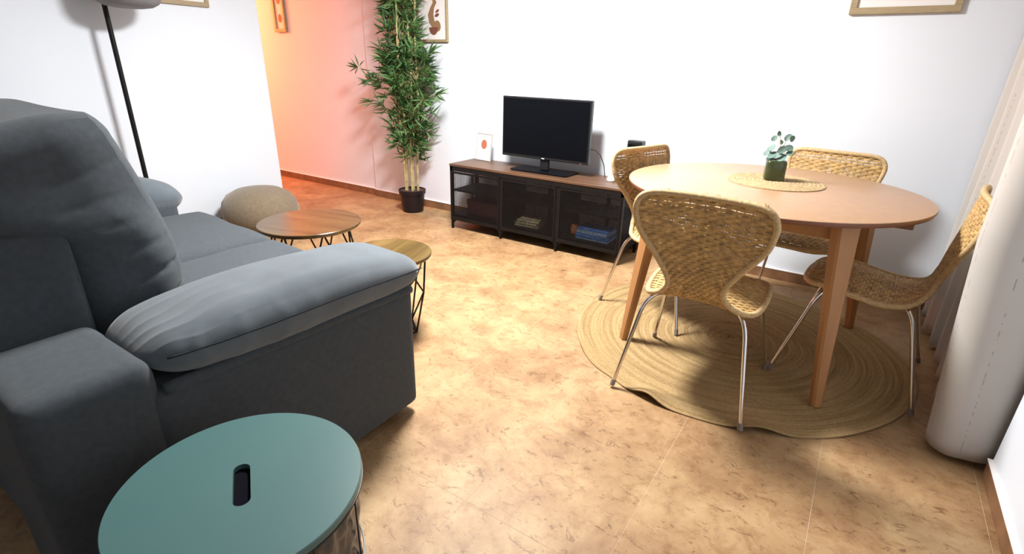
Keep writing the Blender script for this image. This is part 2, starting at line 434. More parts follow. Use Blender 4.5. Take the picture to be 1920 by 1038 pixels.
# ---------------------------------------------------------------- media console
def console():
    r = empty('tv_stand', (0, 0, 0), 0, 'long low black metal media bench with wire mesh doors and brown wooden top', 'tv stand')
    W, D, Z = 1.5, .36, .54
    MB().box(-.004, W+.004, -.004, D, Z-.018, Z, .002).build('top_board', WALNUT, r, False)
    fr = MB()
    t = .022
    fr.box(0, W, 0, t, Z-.055, Z-.018).box(0, W, D-t, D, Z-.055, Z-.018)
    fr.box(0, t, 0, D, Z-.055, Z-.018).box(W-t, W, 0, D, Z-.055, Z-.018)
    for x in (0, .5, 1.0, 1.5):
        xa = min(max(0, x-t/2), W-t)
        for y in (0, D-t): fr.box(xa, xa+t, y, y+t, .075, Z-.05)
    fr.build('frame', BLACKM, r, False)
    for x in (0, .5, 1.0, 1.5):
        xa = min(max(0, x-t/2), W-t)
        for y in (0, D-t):
            m = MB().box(xa+.003, xa+t-.003, y+.003, y+t-.003, 0.0, .076)
            for sg in (-1, 1):        # curved bracket beside the foot
                if (x == 0 and sg < 0) or (x == 1.5 and sg > 0): continue
                bx = xa+t/2+sg*t/2*.7
                q = [(bx, .076), (bx, .02)]+[(bx+sg*(.055-.055*cos(a)), .02+.056*sin(a)) for a in [pi/2*k/5 for k in range(1, 6)]]
                m.prism(q, y+.006, y+.012, lambda a, b, c: (a, c, b))
            m.build('foot', BLACKM, r, False)
    MB().box(.004, W-.004, .004, D-.004, .076, .128).build('bottom_shelf', BLACKM, r, False)
    for k in range(3): MB().box(k*.5+.01, k*.5+.49, .02, D-.01, .318, .33).build('shelf', BLACKM, r, False)
    for k in range(1, 3): MB().box(k*.5-.006, k*.5+.006, .022, D-.022, .09, Z-.05).build('divider', BLACKM, r, False)
    for k in range(3): MB().box(k*.5+.235, k*.5+.265, D-.018, D-.008, .09, Z-.05).build('back_post', BLACKM, r, False)
    # mesh doors
    for k in range(3):
        a, b = k*.5+.013, k*.5+.487
        d = MB().box(a, b, -.006, .002, .080, .108).box(a, b, -.004, .004, Z-.072, Z-.058).box(a, a+.012, -.004, .004, .108, Z-.072).box(b-.012, b, -.004, .004, .108, Z-.072).build('door', BLACKM, r, False)
        m = MB(); p = .0085
        x = a+.012
        while x < b-.012: m.box(x-.0014, x+.0014, -.0012, .0004, .108, Z-.072); x += p
        z = .108
        while z < Z-.072: m.box(a+.01, b-.01, -.0004, .0012, z-.0014, z+.0014); z += p
        w_ = m.build('wire_mesh', BLACKM, d, False); w_['kind'] = 'stuff'
    m = MB()
    for xx in (.006, W-.006):
        y = .03
        while y < D-.02: m.box(xx-.001, xx+.001, y-.0014, y+.0014, .09, Z-.05); y += .011
    w_ = m.build('side_mesh', BLACKM, r, False); w_['kind'] = 'stuff'
console()
def book(name, label, c, size, rz, mcol, group=None, cat='book'):
    L_, D_, t = size
    r = empty(name, c, rz, label, cat, group)
    MB().box(-L_/2, L_/2, -D_/2, D_/2, 0, .003).box(-L_/2, L_/2, -D_/2, D_/2, t-.003, t).box(-L_/2, L_/2, D_/2-.003, D_/2, 0, t).build('cover', mcol, r, False)
    MB().box(-L_/2+.004, L_/2-.004, -D_/2+.004, D_/2-.004, .003, t-.003).build('pages', PAGES, r, False)
z = .1282
for k, (L_, D_, t, rz, m_, lb) in enumerate([(.21, .15, .022, .05, BOOKG, 'olive book at the bottom of the stack in the middle bay'), (.20, .14, .02, -.12, BOOKY, 'cream book in the middle of the stack behind the middle mesh door'), (.17, .13, .02, .1, BOOKY, 'smaller cream book on top of the stack in the middle bay')]):
    book('book', lb, (.71+.01*k, .12, z), (L_, D_, t), rz, m_, 'books in the middle bay of the tv stand'); z += t+.0005
z = .1282
for k, (L_, D_, t, rz, m_, lb) in enumerate([(.25, .17, .034, .03, BOOKB, 'blue game box at the bottom of the stack in the right bay'), (.24, .165, .026, -.04, BOOKB2, 'pale blue box in the middle of the stack in the right bay'), (.24, .16, .02, .02, BOOKB, 'thin blue box on top of the stack in the right bay')]):
    o = empty('game_box', (1.27, .12, z), rz, lb, 'box', 'boxes in the right bay of the tv stand')
    MB().box(-L_/2, L_/2, -D_/2, D_/2, t*.35, t, .002).build('lid', m_, o, False)
    MB().box(-L_/2+.002, L_/2-.002, -D_/2+.002, D_/2-.002, 0, t*.6).build('tray', BOOKB2 if m_ is BOOKB else BOOKB, o, False)
    z += t+.0005
o = MB().soft((1.105, .10, .1712), (.055, .05, .085), .02, 8).build('trinket', ORANGE); tag(o, 'small orange and white trinket beside the blue boxes', 'trinket')
o = empty('storage_box', (.28, .18, .1282), .0, 'dark wine red flat box on the lower shelf of the left bay', 'box')
MB().box(-.16, .16, -.11, .11, 0, .10, .003).build('box_body', BOXR, o, False); MB().box(-.163, .163, -.113, .113, .085, .125, .003).build('lid', BOXR, o, False)

# tv
tv = empty('television', (.765, .19, .54), 0, 'flat black television standing on the wooden top of the tv stand', 'television')
MB().box(-.372, .372, -.018, .018, .092, .532, .004).build('housing', BLACKP, tv, False)
MB().box(-.360, .360, -.0195, -.017, .112, .520).build('screen', SCREEN, tv, False)
MB().box(-.2, .2, .016, .045, .15, .40, .012).build('rear_bulge', BLACKP, tv, False)
MB().box(-.035, .035, .0, .03, .012, .12, .004).build('neck', BLACKP, tv, False)
MB().prism([(-.25+.02, -.10), (.25-.02, -.10), (.25, -.08), (.25, .09), (.23, .11), (-.23, .11), (-.25, .09), (-.25, -.08)], .0, .010).build('stand_base', SCREEN, tv, False)
MB().box(-.012, .012, -.0205, -.019, .098, .104).build('logo_badge', WHITEP, tv, False)
MB().box(.31, .315, -.0205, -.0185, .096, .101).build('indicator', TERRA, tv, False)
cb = MB().tube([(1.12, .225, .74), (1.155, .24, .735), (1.19, .26, .70), (1.215, .28, .63), (1.222, .29, .57), (1.222, .30, .543)], .0032, 6).build('tv_cable', BLACKP)
tag(cb, 'thin black cable curving down from the right side of the television', 'cable')
o = empty('standing_frame', (.118, .283, .5415), -.12, 'small white frame with a terracotta disc leaning on the left end of the tv stand', 'photo frame')
def tilt(y, z, a=.13): return (y*cos(a)+z*sin(a), -y*sin(a)+z*cos(a)+.0015)
def tb(m, x0, x1, y0, y1, z0, z1):
    b = MB().box(x0, x1, y0, y1, z0, z1); 
    b.v = [(x,)+tilt(y, z) for x, y, z in b.v]; return m.add(b.v, b.f)
m = MB()
for a in ((-.083, .083, 0, .012, 0, .008), (-.083, .083, 0, .012, .212, .22), (-.083, -.075, 0, .012, .008, .212), (.075, .083, 0, .012, .008, .212)): tb(m, *a)
m.build('frame', FRAMEG, o, False); tb(MB(), -.075, .075, .004, .010, .008, .212).build('print', PAPER, o, False)
m = MB().prism(blob(.0, .13, .032, .038), .0032, .0038, lambda a, b, c: (a, c, b)); m.v = [(x,)+tilt(y, z) for x, y, z in m.v]; m.build('terracotta_disc', TERRA, o, False)
m = MB().box(-.01, .01, .0, .006, 0, .15); m.v = [(x, y+.085-z*.38, z*.98+.001) for x, y, z in m.v]; m.build('easel_back', WHITEP, o, False)
o = empty('router', (1.44, .285, .54), -.1, 'black upright device on the right end of the tv stand behind the chair', 'electronic device')
MB().box(-.055, .055, -.035, .035, .008, .285, .008).build('housing', BLACKP, o, False); MB().box(-.04, .04, -.03, .03, 0, .01).build('foot', BLACKP, o, False)
MB().box(-.045, .045, -.0365, -.034, .02, .26, .001).build('front_panel', SCREEN, o, False)
o = MB().lathe([(.001, 0), (.03, 0), (.034, .006), (.033, .02), (.026, .03), (.001, .032)], 24, (1.315, .205, .54)).build('smart_speaker', WHITEP); tag(o, 'small round white puck on the tv stand beside the cable', 'electronic device')

# ---------------------------------------------------------------- bamboo
def bamboo():
    r = empty('potted_bamboo', (-.64, .215, 0), 0, 'tall artificial bamboo in a small black pot against the back wall', 'plant')
    MB().lathe([(.001, 0), (.094, 0), (.097, .01), (.112, .165), (.122, .167), (.125, .202), (.117, .205), (.113, .19), (.001, .19)], 40).build('pot', POTB, r)
    MB().lathe([(.001, .196), (.06, .198), (.113, .192)], 24).build('soil', SOIL, r)
    culms = []
    rnd = random.Random(3)
    for k, (bx, by, dx) in enumerate([(-.075, .0, -.12), (-.04, -.03, -.02), (.0, .03, .02), (.035, -.03, .05), (.07, .0, .10), (-.01, -.06, .0)]):
        pts = []; rr = []
        for i in range(24):
            z = .19+i*.095
            u = i/23
            pts.append((bx+dx*u**1.4+.012*sin(i*.5+k), by-.02*sin(u*3+k), z)); rr.append(.0105*(1-.45*u))
        culms.append(pts); m = MB().tube(pts, rr, 8)
        for i in range(1, 24, 2): m.tube([(pts[i][0], pts[i][1], pts[i][2]-.003), (pts[i][0], pts[i][1], pts[i][2]+.003)], rr[i]*1.25, 8)
        m.build('cane', CULM, r)
    def Rz(z):
        t = [(.4, .10), (.5, .17), (.7, .21), (.9, .31), (1.1, .34), (1.25, .26), (1.45, .19), (1.8, .19), (2.4, .18)]
        for (a, b), (c, d) in zip(t, t[1:]):
            if a <= z <= c: return .87*(b+(d-b)*(z-a)/(c-a))
        return .2
    leaves = []   # (pos, dir, normal, length, width)
    tw = MB()
    def fan(p, d, n_, s=1):
        for _ in range(n_):
            dd = (d+Vector((rnd.gauss(0, .55), rnd.gauss(0, .55), rnd.gauss(-.25, .45)))).normalized()
            q = p+dd*.012
            if (q+dd*.12).y > .195: dd.y = -abs(dd.y)*.3; dd.normalize()
            nn = dd.cross(Vector((rnd.gauss(0, 1), rnd.gauss(0, 1), rnd.gauss(0, .4)))).normalized()
            leaves.append((q, dd, nn, rnd.uniform(.085, .14)*s, rnd.uniform(.013, .020)*s))
    for k in range(520):
        z = .42+(2.28-.42)*rnd.random()**.85
        if z < .55 and rnd.random() < .45: continue
        c = culms[rnd.randrange(6)]; i = min(22, int((z-.19)/.095)); base = Vector(c[i])
        a = rnd.uniform(0, 2*pi); R_ = Rz(z)*rnd.uniform(.12, 1.0)
        tip = Vector((R_*cos(a)*1.0-.05*max(0, min(1, (z-1.2)/.3)), max(-.3, min(.15, R_*sin(a)*.75)), z+rnd.uniform(.0, .08)))
        mid = (base+tip)/2+Vector((0, 0, .05))
        tw.tube([base, mid, tip], [.0028, .002, .0012], 4)
        d = (tip-base); d.normalize()
        fan(tip, d, rnd.randint(4, 7)); fan(mid, d, rnd.randint(1, 3))
    for pts in ([(-.08, -.02, 1.0), (-.25, -.05, 1.08), (-.38, -.05, 1.13), (-.52, -.06, 1.235)], [(.06, 0, .9), (.24, -.05, 1.0), (.36, -.05, 1.05)], [(-.08, 0, .8), (-.28, -.03, .93), (-.38, -.05, .95)], [(-.08, 0, 1.0), (-.3, -.05, 1.12), (-.38, -.05, 1.14)], [(.05, 0, 1.15), (.2, -.02, 1.3), (.30, -.05, 1.36)]):
        tw.tube(pts, .0022, 4)
        for p, q in zip(pts, pts[1:]): fan(Vector(q), (Vector(q)-Vector(p)).normalized(), 9)
    tw.build('twig', CULM, r)['kind'] = 'stuff'
    # leaf: lanceolate, folded along the midrib; length 1 along +X, width 1 along Y
    prof = [(0, .06), (.15, .32), (.35, .5), (.6, .42), (.82, .2), (1, 0)]
    def lv():
        vs = []; fs = []
        for i, (x, wd) in enumerate(prof): vs += [(x, -wd, .12*wd-.10*x*x), (x, 0, -.10*x*x), (x, wd, .12*wd-.10*x*x)]
        for i in range(len(prof)-1):
            a = i*3; fs += [(a, a+1, a+4, a+3), (a+1, a+2, a+5, a+4)]
        return vs, fs
    LV, LF = lv()
    cp = Vector(camo.matrix_world.translation)-Vector(r.location)
    vis = sorted([l_ for l_ in leaves if l_[0].z < 1.85], key=lambda l_: (l_[0]-cp).length-.15*l_[3]*10)
    near = vis[:290]; ns = set(id(x) for x in near); rest = [x for x in leaves if id(x) not in ns]
    def mtx(L_):
        p, d, n_, ln, wd = L_; y = n_.cross(d).normalized(); n2 = d.cross(y)
        m = Matrix.Identity(4)
        for i in range(3): m[i][0], m[i][1], m[i][2], m[i][3] = d[i]*ln, y[i]*wd, n2[i]*ln, p[i]
        return m
    mesh = []
    for m_ in (LEAF, LEAF2):
        o = MB().add(LV, LF).build('leaf', m_, r, True, 180); mesh.append(o.data); bpy.data.objects.remove(o)
    for k, L_ in enumerate(near):
        o = bpy.data.objects.new('leaf', mesh[1 if k % 4 == 0 else 0]); C.objects.link(o); o.parent = r; o.matrix_local = mtx(L_)
    mm = MB(), MB()
    for k, L_ in enumerate(rest):
        M_ = mtx(L_); mm[1 if k % 4 == 0 else 0].add([M_@Vector(v) for v in LV], LF)
    mm[0].build('foliage', LEAF, r, True, 180)['kind'] = 'stuff'
    mm[1].build('foliage', LEAF2, r, True, 180)['kind'] = 'stuff'
bamboo()

# ---------------------------------------------------------------- sofa
def wr(p, amp, sc, seed=0):
    return amp*noise.noise(Vector(p)*sc+Vector((seed, seed*2, seed*3)))
def sofa():
    r = empty('sofa', (0.3, -2.5, 0), 0, 'grey fabric two seat sofa with pillow topped armrests and tall back cushions', 'sofa')
    off = Vector((-.3, 2.5, 0))
    def B(m, name, ma, par=None, **k):
        m.v = [tuple(Vector(v)+off) for v in m.v]; return m.build(name, ma, par or r, True, 180)
    # near arm base: side panel with a rounded sloping top
    for sx in (1, -1):
        X = (lambda x: x) if sx == 1 else (lambda x: .72-x)
        YS = 0 if sx == 1 else .125
        def arm(p, g):
            x, y, z = p
            t = max(0, min(1, (y+2.87)/(.9)))
            if z > .3: z -= (z-.3)/.25*(.03*t)
            x = X(x)
            return (x, y+YS*t, z)
        B(MB().soft((1.33, -2.44, .293), (.34, .88, .52), .03, 20, (.006, .004, .0), arm), 'arm', FABRIC)
        def blk(p, g):
            return (X(p.x), p.y, p.z)
        B(MB().soft((1.325, -2.975, .335), (.345, .26, .60), .035, 16, (.004, .004, .004), blk), 'arm_rear_block', FABRIC)
        def tt(y): return (y+2.39)/.47
        def sh(t): return max(0., 1-abs(t)**(3.2 if t > 0 else 2.6))**(.5)
        def zcen(t): return .606-.008*t-.024*max(0, t)**2+.004*max(0, -t)**2
        def cush(p, g):
            x, y, z = p
            t = max(-1, min(1, tt(y))); s = sh(t); f = .20+.80*s
            zz = zcen(t)+(z-.60)*f*(1 if sx == 1 else 1.25)-(0 if sx == 1 else .045*max(0, t+.3))
            xx = 1.353+(x-1.33)*(.74+.26*s)
            zz += .008*noise.noise(Vector((x*5, y*4, 1.5)))*s
            top = max(0, g[2])
            k = max(0, -t-.30)/.7          # puckers gathered at the rear end
            ph = x*62+2.5*noise.noise(Vector((y*6, x*5, 0)))
            zz += .005*k*(1-abs(sin(ph)))**1.6*s*(1 if g[2] > 0 else .6)
            k2 = max(0, abs(g[0])-.55)/.45
            xx += math.copysign(1, g[0])*.004*k2*(1-abs(sin(y*31+2*noise.noise(Vector((y*4, z*9, 3))))))**2*max(0, .35-t)
            return (X(xx), y+YS, zz)
        c = B(MB().soft((1.33, -2.395, .60), (.345, .935, .165), .082, 80, (.0, .0, .012), cush), 'arm_cushion', FABRIC_LIT)
        pts = []
        for k in range(61):
            y = -2.82+k/60*.86; t = tt(y); s_ = sh(t)
            pts.append((X(1.353+.1725*(.74+.26*s_)), y+YS, zcen(t)+.012-(0 if sx == 1 else .045*max(0, t+.3))))
        B(MB().tube(pts, .0028, 6), 'piping', PIPE, c)
        # ledge under the cushion
        pts = []
        for k in range(30):
            y = -2.84+k/29*.83; t = (y+2.87)/.9; pts.append((X(1.490), y+YS*t, .549-.029*t))
        B(MB().tube(pts, .016, 10), 'arm_welt', FABRIC)
    B(MB().soft((.30, -2.46, .19), (1.74, 1.10, .24), .03, 12), 'base', FABRIC)
    for k, (a, b) in enumerate(((-.45, .345), (.35, 1.165))):
        def seat(p, g):
            return (p.x, p.y+wr(p, .006, 4, k)+.10*(1.1-p.x)/1.4*max(0, (p.y+2.7)/.84), p.z+wr(p, .006, 5, k))
        B(MB().soft(((a+b)/2, -2.28, .375), (b-a, .84, .16), .05, 20, (.0, .01, .012), seat), 'seat_cushion', FABRIC)
    B(MB().soft((.30, -2.965, .50), (1.745, .26, .80), .03, 18, (0, .004, .004)), 'back_frame', FABRIC)
    for k, (a, b) in enumerate(((-.55, .30), (.31, 1.16))):
        def back(p, g):
            x, y, z = p
            u = max(0, min(1, (z-.84)/.10)); u = u*u*(3-2*u)
            y2 = y-.085*max(0, (z-.62)/.5)**1.5-.17*u*(1-g[1])/2
            z2 = z-(.035 if k == 0 else 0)*max(0, g[2])+(.20*(y2+2.80)-.002)*max(0, g[2])
            y2 += .028*sin(pi*max(0, min(1, (z-.45)/.62)))*max(0, g[1])
            e = abs(g[0])**2
            front = max(0, min(1, (g[1]+.1)/1.1))
            q = z*44+3.0*noise.noise(Vector((y*4, z*3, k+3)))-y*14
            ridge = (1-abs(sin(q)))**2.2*max(0, min(1, (1.12-z)/.10))
            patch = max(0, min(1, .8+1.7*noise.noise(Vector((y*2.5, z*4.2, 9.3+k)))))
            x2 = x-math.copysign(1, g[0])*.032*ridge*patch*e*front
            y2 -= .014*ridge*patch*e*max(0, g[1])
            # long soft dents in the side
            x2 += math.copysign(1, g[0])*e*.012*noise.noise(Vector((y*5+2, z*7, 4+k)))
            return (x2, y2+wr(p, .008, 4, k), z2+wr(p, .010, 3.2, k+1)*max(0, g[2]))
        B(MB().soft(((a+b)/2, -2.73, .805), (b-a, .26, .71), .085, 110, (.014, .02, -.030), back), 'back_cushion', FABRIC)
    for x, y in ((1.40, -2.05), (-.78, -2.05), (1.40, -3.0), (-.78, -3.0)):
        B(MB().lathe([(.022, 0), (.028, .045)], 12, (x, y, 0)), 'foot', BLACKP)
sofa()

# ---------------------------------------------------------------- floor lamp
o = empty('floor_lamp', (-1.38, -1.64, 0), 0, 'slim black floor lamp with rounded grey shade behind the sofa', 'lamp')
MB().lathe([(.001, 0), (.13, 0), (.13, .015), (.03, .022), (.001, .022)], 32).build('base', BLACKM, o)
MB().tube([(0, 0, .02), (0, 0, 1.75)], .0145, 12).build('pole', BLACKM, o)
MB().tube([(0, 0, 1.73), (.06, .16, 1.76)], .010, 10).build('arm', BLACKM, o)
MB().lathe([(.001, 1.60), (.08, 1.603), (.13, 1.612), (.165, 1.632), (.184, 1.665), (.188, 1.75), (.175, 1.82), (.11, 1.87), (.001, 1.88)], 48, (.10, .095, -.04)).build('shade', SHADE, o)

# ---------------------------------------------------------------- pouf
def pouf():
    c = (-1.19, -.955)
    prof = [(.001, 0), (.14, .0), (.19, .010), (.248, .048), (.282, .105), (.290, .17), (.275, .235), (.235, .288), (.165, .325), (.08, .343), (.001, .346)]
    m = MB().lathe(prof, 64)
    m.v = [(x*(1+.05*noise.noise(Vector((x*3, y*3, z*3)))), y*(1+.05*noise.noise(Vector((x*3, y*3, z*3+4)))), z) for x, y, z in m.v]
    o = m.build('pouf', POUF, None, True, 180)
    o.location = (c[0], c[1], 0); tag(o, 'round beige knitted pouf standing against the left wall', 'pouf')
pouf()

# ---------------------------------------------------------------- coffee tables
def coffee(name, label, c, R_, Z, nl, wm, rot, kind):
    r = empty(name, (c[0], c[1], 0), rot, label, 'coffee table')
    MB().lathe([(.001, Z-.022), (R_-.006, Z-.022), (R_, Z-.016), (R_, Z-.003), (R_-.003, Z), (.001, Z)], 64).build('table_top', wm, r)
    b = R_*(1.02 if kind == 0 else .62); t = R_*(.74 if kind == 0 else .86); w_ = .0052
    lo = [(b*cos(2*pi*k/nl), b*sin(2*pi*k/nl), .006) for k in range(nl)]
    hi = [(t*cos(2*pi*(k+.5)/nl), t*sin(2*pi*(k+.5)/nl), Z-.024) for k in range(nl)]
    mid = [(t*1.0*cos(2*pi*k/nl), t*1.0*sin(2*pi*k/nl), Z*.55) for k in range(nl)]
    MB().tube(lo, .0065, 6, closed=True).build('base_ring', RATW, r)
    MB().tube(hi, .0035, 6, closed=True).build('top_ring', RATW, r)
    for k in range(nl):
        m = MB()
        if kind == 0:
            m.tube([hi[k-1], lo[k]], w_, 6).tube([hi[k], lo[k]], w_, 6)
        else:
            m.tube([hi[k-1], mid[k], hi[k]], w_, 6).tube([lo[k], mid[k]], w_, 6)
            m.tube([mid[k], lo[(k+1) % nl]], w_, 6)
        m.build('wire_leg', RATW, r)
coffee('coffee_table', 'larger round coffee table with red brown wooden top on bent wire legs', (.17, -1.466), .284, .42, 6, COFFEE, .2, 0)
coffee('coffee_table', 'smaller round side table with olive brown top and faceted black wire base', (.93, -1.575), .203, .425, 5, COFFEE2, .3, 1)

# ---------------------------------------------------------------- turquoise storage table
def storage():
    c = (1.847, -2.871); R_ = .236; Z = .48
    r = empty('storage_table', (c[0], c[1], 0), 0, 'round turquoise topped storage table with a black slot in the foreground', 'side table')
    # lid with a real slot cut through it
    n = 96; a0 = -.54; L_, w_ = .062, .0165
    slot = []
    for k in range(n):
        th = 2*pi*k/n; d = Vector((cos(th), sin(th)))
        # superellipse-ish stadium in rotated frame
        u, v = d.x, d.y
        # ray against stadium
        best = 0
        for t in [i/300*.09 for i in range(301)]:
            x, y = u*t, v*t
            if abs(x) <= L_-w_: ok = abs(y) <= w_
            else: ok = (abs(x)-(L_-w_))**2+y*y <= w_*w_
            if ok: best = t
        slot.append((best*u, best*v))
    ca, sa = cos(a0), sin(a0)
    slot = [(x*ca-y*sa, x*sa+y*ca) for x, y in slot]
    rim = [((R_)*cos(2*pi*k/n+a0), (R_)*sin(2*pi*k/n+a0)) for k in range(n)]
    rim2 = [(x*.993, y*.993) for x, y in rim]
    vs = []; fs = []
    rings = [(slot, Z-.012), (slot, Z), (rim2, Z), (rim, Z-.0025), (rim, Z-.018), (rim2, Z-.018)]
    for ring, z in rings: vs += [(x, y, z) for x, y in ring]
    for i in range(len(rings)-1):
        for k in range(n): fs.append((i*n+k, i*n+(k+1) % n, (i+1)*n+(k+1) % n, (i+1)*n+k))
    for k in range(n): fs.append((5*n+k, 5*n+(k+1) % n, (k+1) % n, k))
    MB().add(vs, fs).build('lid', GREEN, r, True, 30)
    MB().prism([(x*1.2, y*1.2) for x, y in slot], Z-.030, Z-.0119).build('slot_well', mat('slot_black', (.004, .004, .007), .9, spec=.05), r)
    MB().tube([(R_*.995*cos(a), R_*.995*sin(a), Z-.019) for a in [2*pi*k/96 for k in range(96)]], .003, 6, closed=True).build('rim', RATW, r)
    # inner liner of crinkled dark plastic seen through the wire body
    lin = MB(); nn, mz = 160, 60; vs = []; fs = []
    for j in range(mz+1):
        z = .02+(Z-.05)*j/mz
        for k in range(nn):
            a = 2*pi*k/nn
            q = Vector((cos(a)*3.2, sin(a)*3.2, z*10))
            rr = .212+.012*abs(noise.noise(q*1.6))+.007*noise.noise(q*3.3)
            vs.append((rr*cos(a), rr*sin(a), z))
    for j in range(mz):
        for k in range(nn): fs.append((j*nn+k, j*nn+(k+1) % nn, (j+1)*nn+(k+1) % nn, (j+1)*nn+k))
    LIN = mat('crinkled_plastic', (.045, .045, .048), .24, spec=.6)
    lin.add(vs, fs).build('plastic_liner', LIN, r, True, 180)
    m = MB()
    for z in (.012, .24): m.tube([(.223*cos(a), .223*sin(a), z) for a in [2*pi*k/72 for k in range(72)]], .0022, 5, closed=True)
    m.build('wire_hoop', RATW, r)
    for k in range(10):
        a = 2*pi*k/10; MB().tube([(.223*cos(a), .223*sin(a), .004), (.223*cos(a), .223*sin(a), Z-.019)], .002, 5).build('upright_wire', RATW, r)
    MB().lathe([(.001, .0), (.222, .0), (.222, .008), (.001, .008)], 48).build('bottom_plate', RATW, r)
storage()

# ---------------------------------------------------------------- rug
def rug_mat():
    m, n, l, b = nt('braided_jute')
    tc = n.new('ShaderNodeTexCoord'); sp = n.new('ShaderNodeSeparateXYZ'); l.new(tc.outputs['Object'], sp.inputs[0])
    ln = n.new('ShaderNodeVectorMath'); ln.operation = 'LENGTH'; fl_ = n.new('ShaderNodeCombineXYZ')
    l.new(sp.outputs[0], fl_.inputs[0]); l.new(sp.outputs[1], fl_.inputs[1]); l.new(fl_.outputs[0], ln.inputs[0])
    at = n.new('ShaderNodeMath'); at.operation = 'ARCTAN2'; l.new(sp.outputs[1], at.inputs[0]); l.new(sp.outputs[0], at.inputs[1])
    pv = n.new('ShaderNodeCombineXYZ')
    a_ = n.new('ShaderNodeMath'); a_.operation = 'MULTIPLY'; l.new(at.outputs[0], a_.inputs[0]); a_.inputs[1].default_value = .9
    r_ = n.new('ShaderNodeMath'); r_.operation = 'MULTIPLY'; l.new(ln.outputs['Value'], r_.inputs[0]); r_.inputs[1].default_value = 40
    l.new(r_.outputs[0], pv.inputs[0]); l.new(a_.outputs[0], pv.inputs[1])
    z = n.new('ShaderNodeTexNoise'); z.inputs['Scale'].default_value = 1.0; z.inputs['Detail'].default_value = 5; l.new(pv.outputs[0], z.inputs['Vector'])
    r = n.new('ShaderNodeValToRGB'); e = r.color_ramp.elements; e[0].position = .32; e[1].position = .62
    e[0].color = (.235, .155, .070, 1); e[1].color = (.36, .25, .122, 1)
    l.new(z.outputs[0], r.inputs[0])
    z2 = n.new('ShaderNodeTexNoise'); z2.inputs['Scale'].default_value = 90; z2.inputs['Detail'].default_value = 3; l.new(tc.outputs['Object'], z2.inputs['Vector'])
    x = n.new('ShaderNodeMix'); x.data_type = 'RGBA'; x.blend_type = 'OVERLAY'; x.inputs[0].default_value = .35
    l.new(r.outputs[0], x.inputs[6]); l.new(z2.outputs[0], x.inputs[7]); l.new(x.outputs[2], b.inputs['Base Color'])
    b.inputs['Roughness'].default_value = .95; b.inputs['Specular IOR Level'].default_value = .1
    return m
def rug():
    c = (2.394, -.64); R_ = .79; n = 220; rings = 46; vs = []; fs = []
    def lift(a, rr):
        e = max(0, (rr/R_-.78)/.22)**2
        l_ = 0
        for a1, w1, h in ((-1.78, .085, .034), (-1.22, .11, .030), (-2.45, .1, .008), (-.6, .2, .008)):
            l_ += h*math.exp(-((a-a1)/w1)**2)
        return l_*e
    def rad(a): return 1+.012*sin(3*a+1)+.008*sin(5*a)-.016*math.exp(-((a+2.02)/.1)**2)+.006*math.exp(-((a+1.7)/.12)**2)
    K = rings*3
    for i in range(K+1):
        rr = R_*i/K if i else .001
        for k in range(n):
            a = -pi+2*pi*k/n
            q = rr*rad(a) if rr > .3 else rr*(1+(rad(a)-1)*rr/.3)
            bump = .0030*abs(sin(pi*i/3))+.0010*sin(a*90+i)*(i % 3 == 1)
            vs.append((q*cos(a), q*sin(a), .0055+bump+lift(a, rr)))
    top = len(vs)
    for k in range(n):
        a = -pi+2*pi*k/n; q = R_*rad(a); vs.append((q*cos(a), q*sin(a), .001+lift(a, R_)))
    for i in range(K+1):
        for k in range(n): fs.append((i*n+k, i*n+(k+1) % n, (i+1)*n+(k+1) % n, (i+1)*n+k))
    o = MB().add(vs, fs).build('rug', rug_mat(), None, True, 60); o.location = (c[0], c[1], 0)
    tag(o, 'round braided jute rug with a curling edge under the dining table', 'rug')
rug()

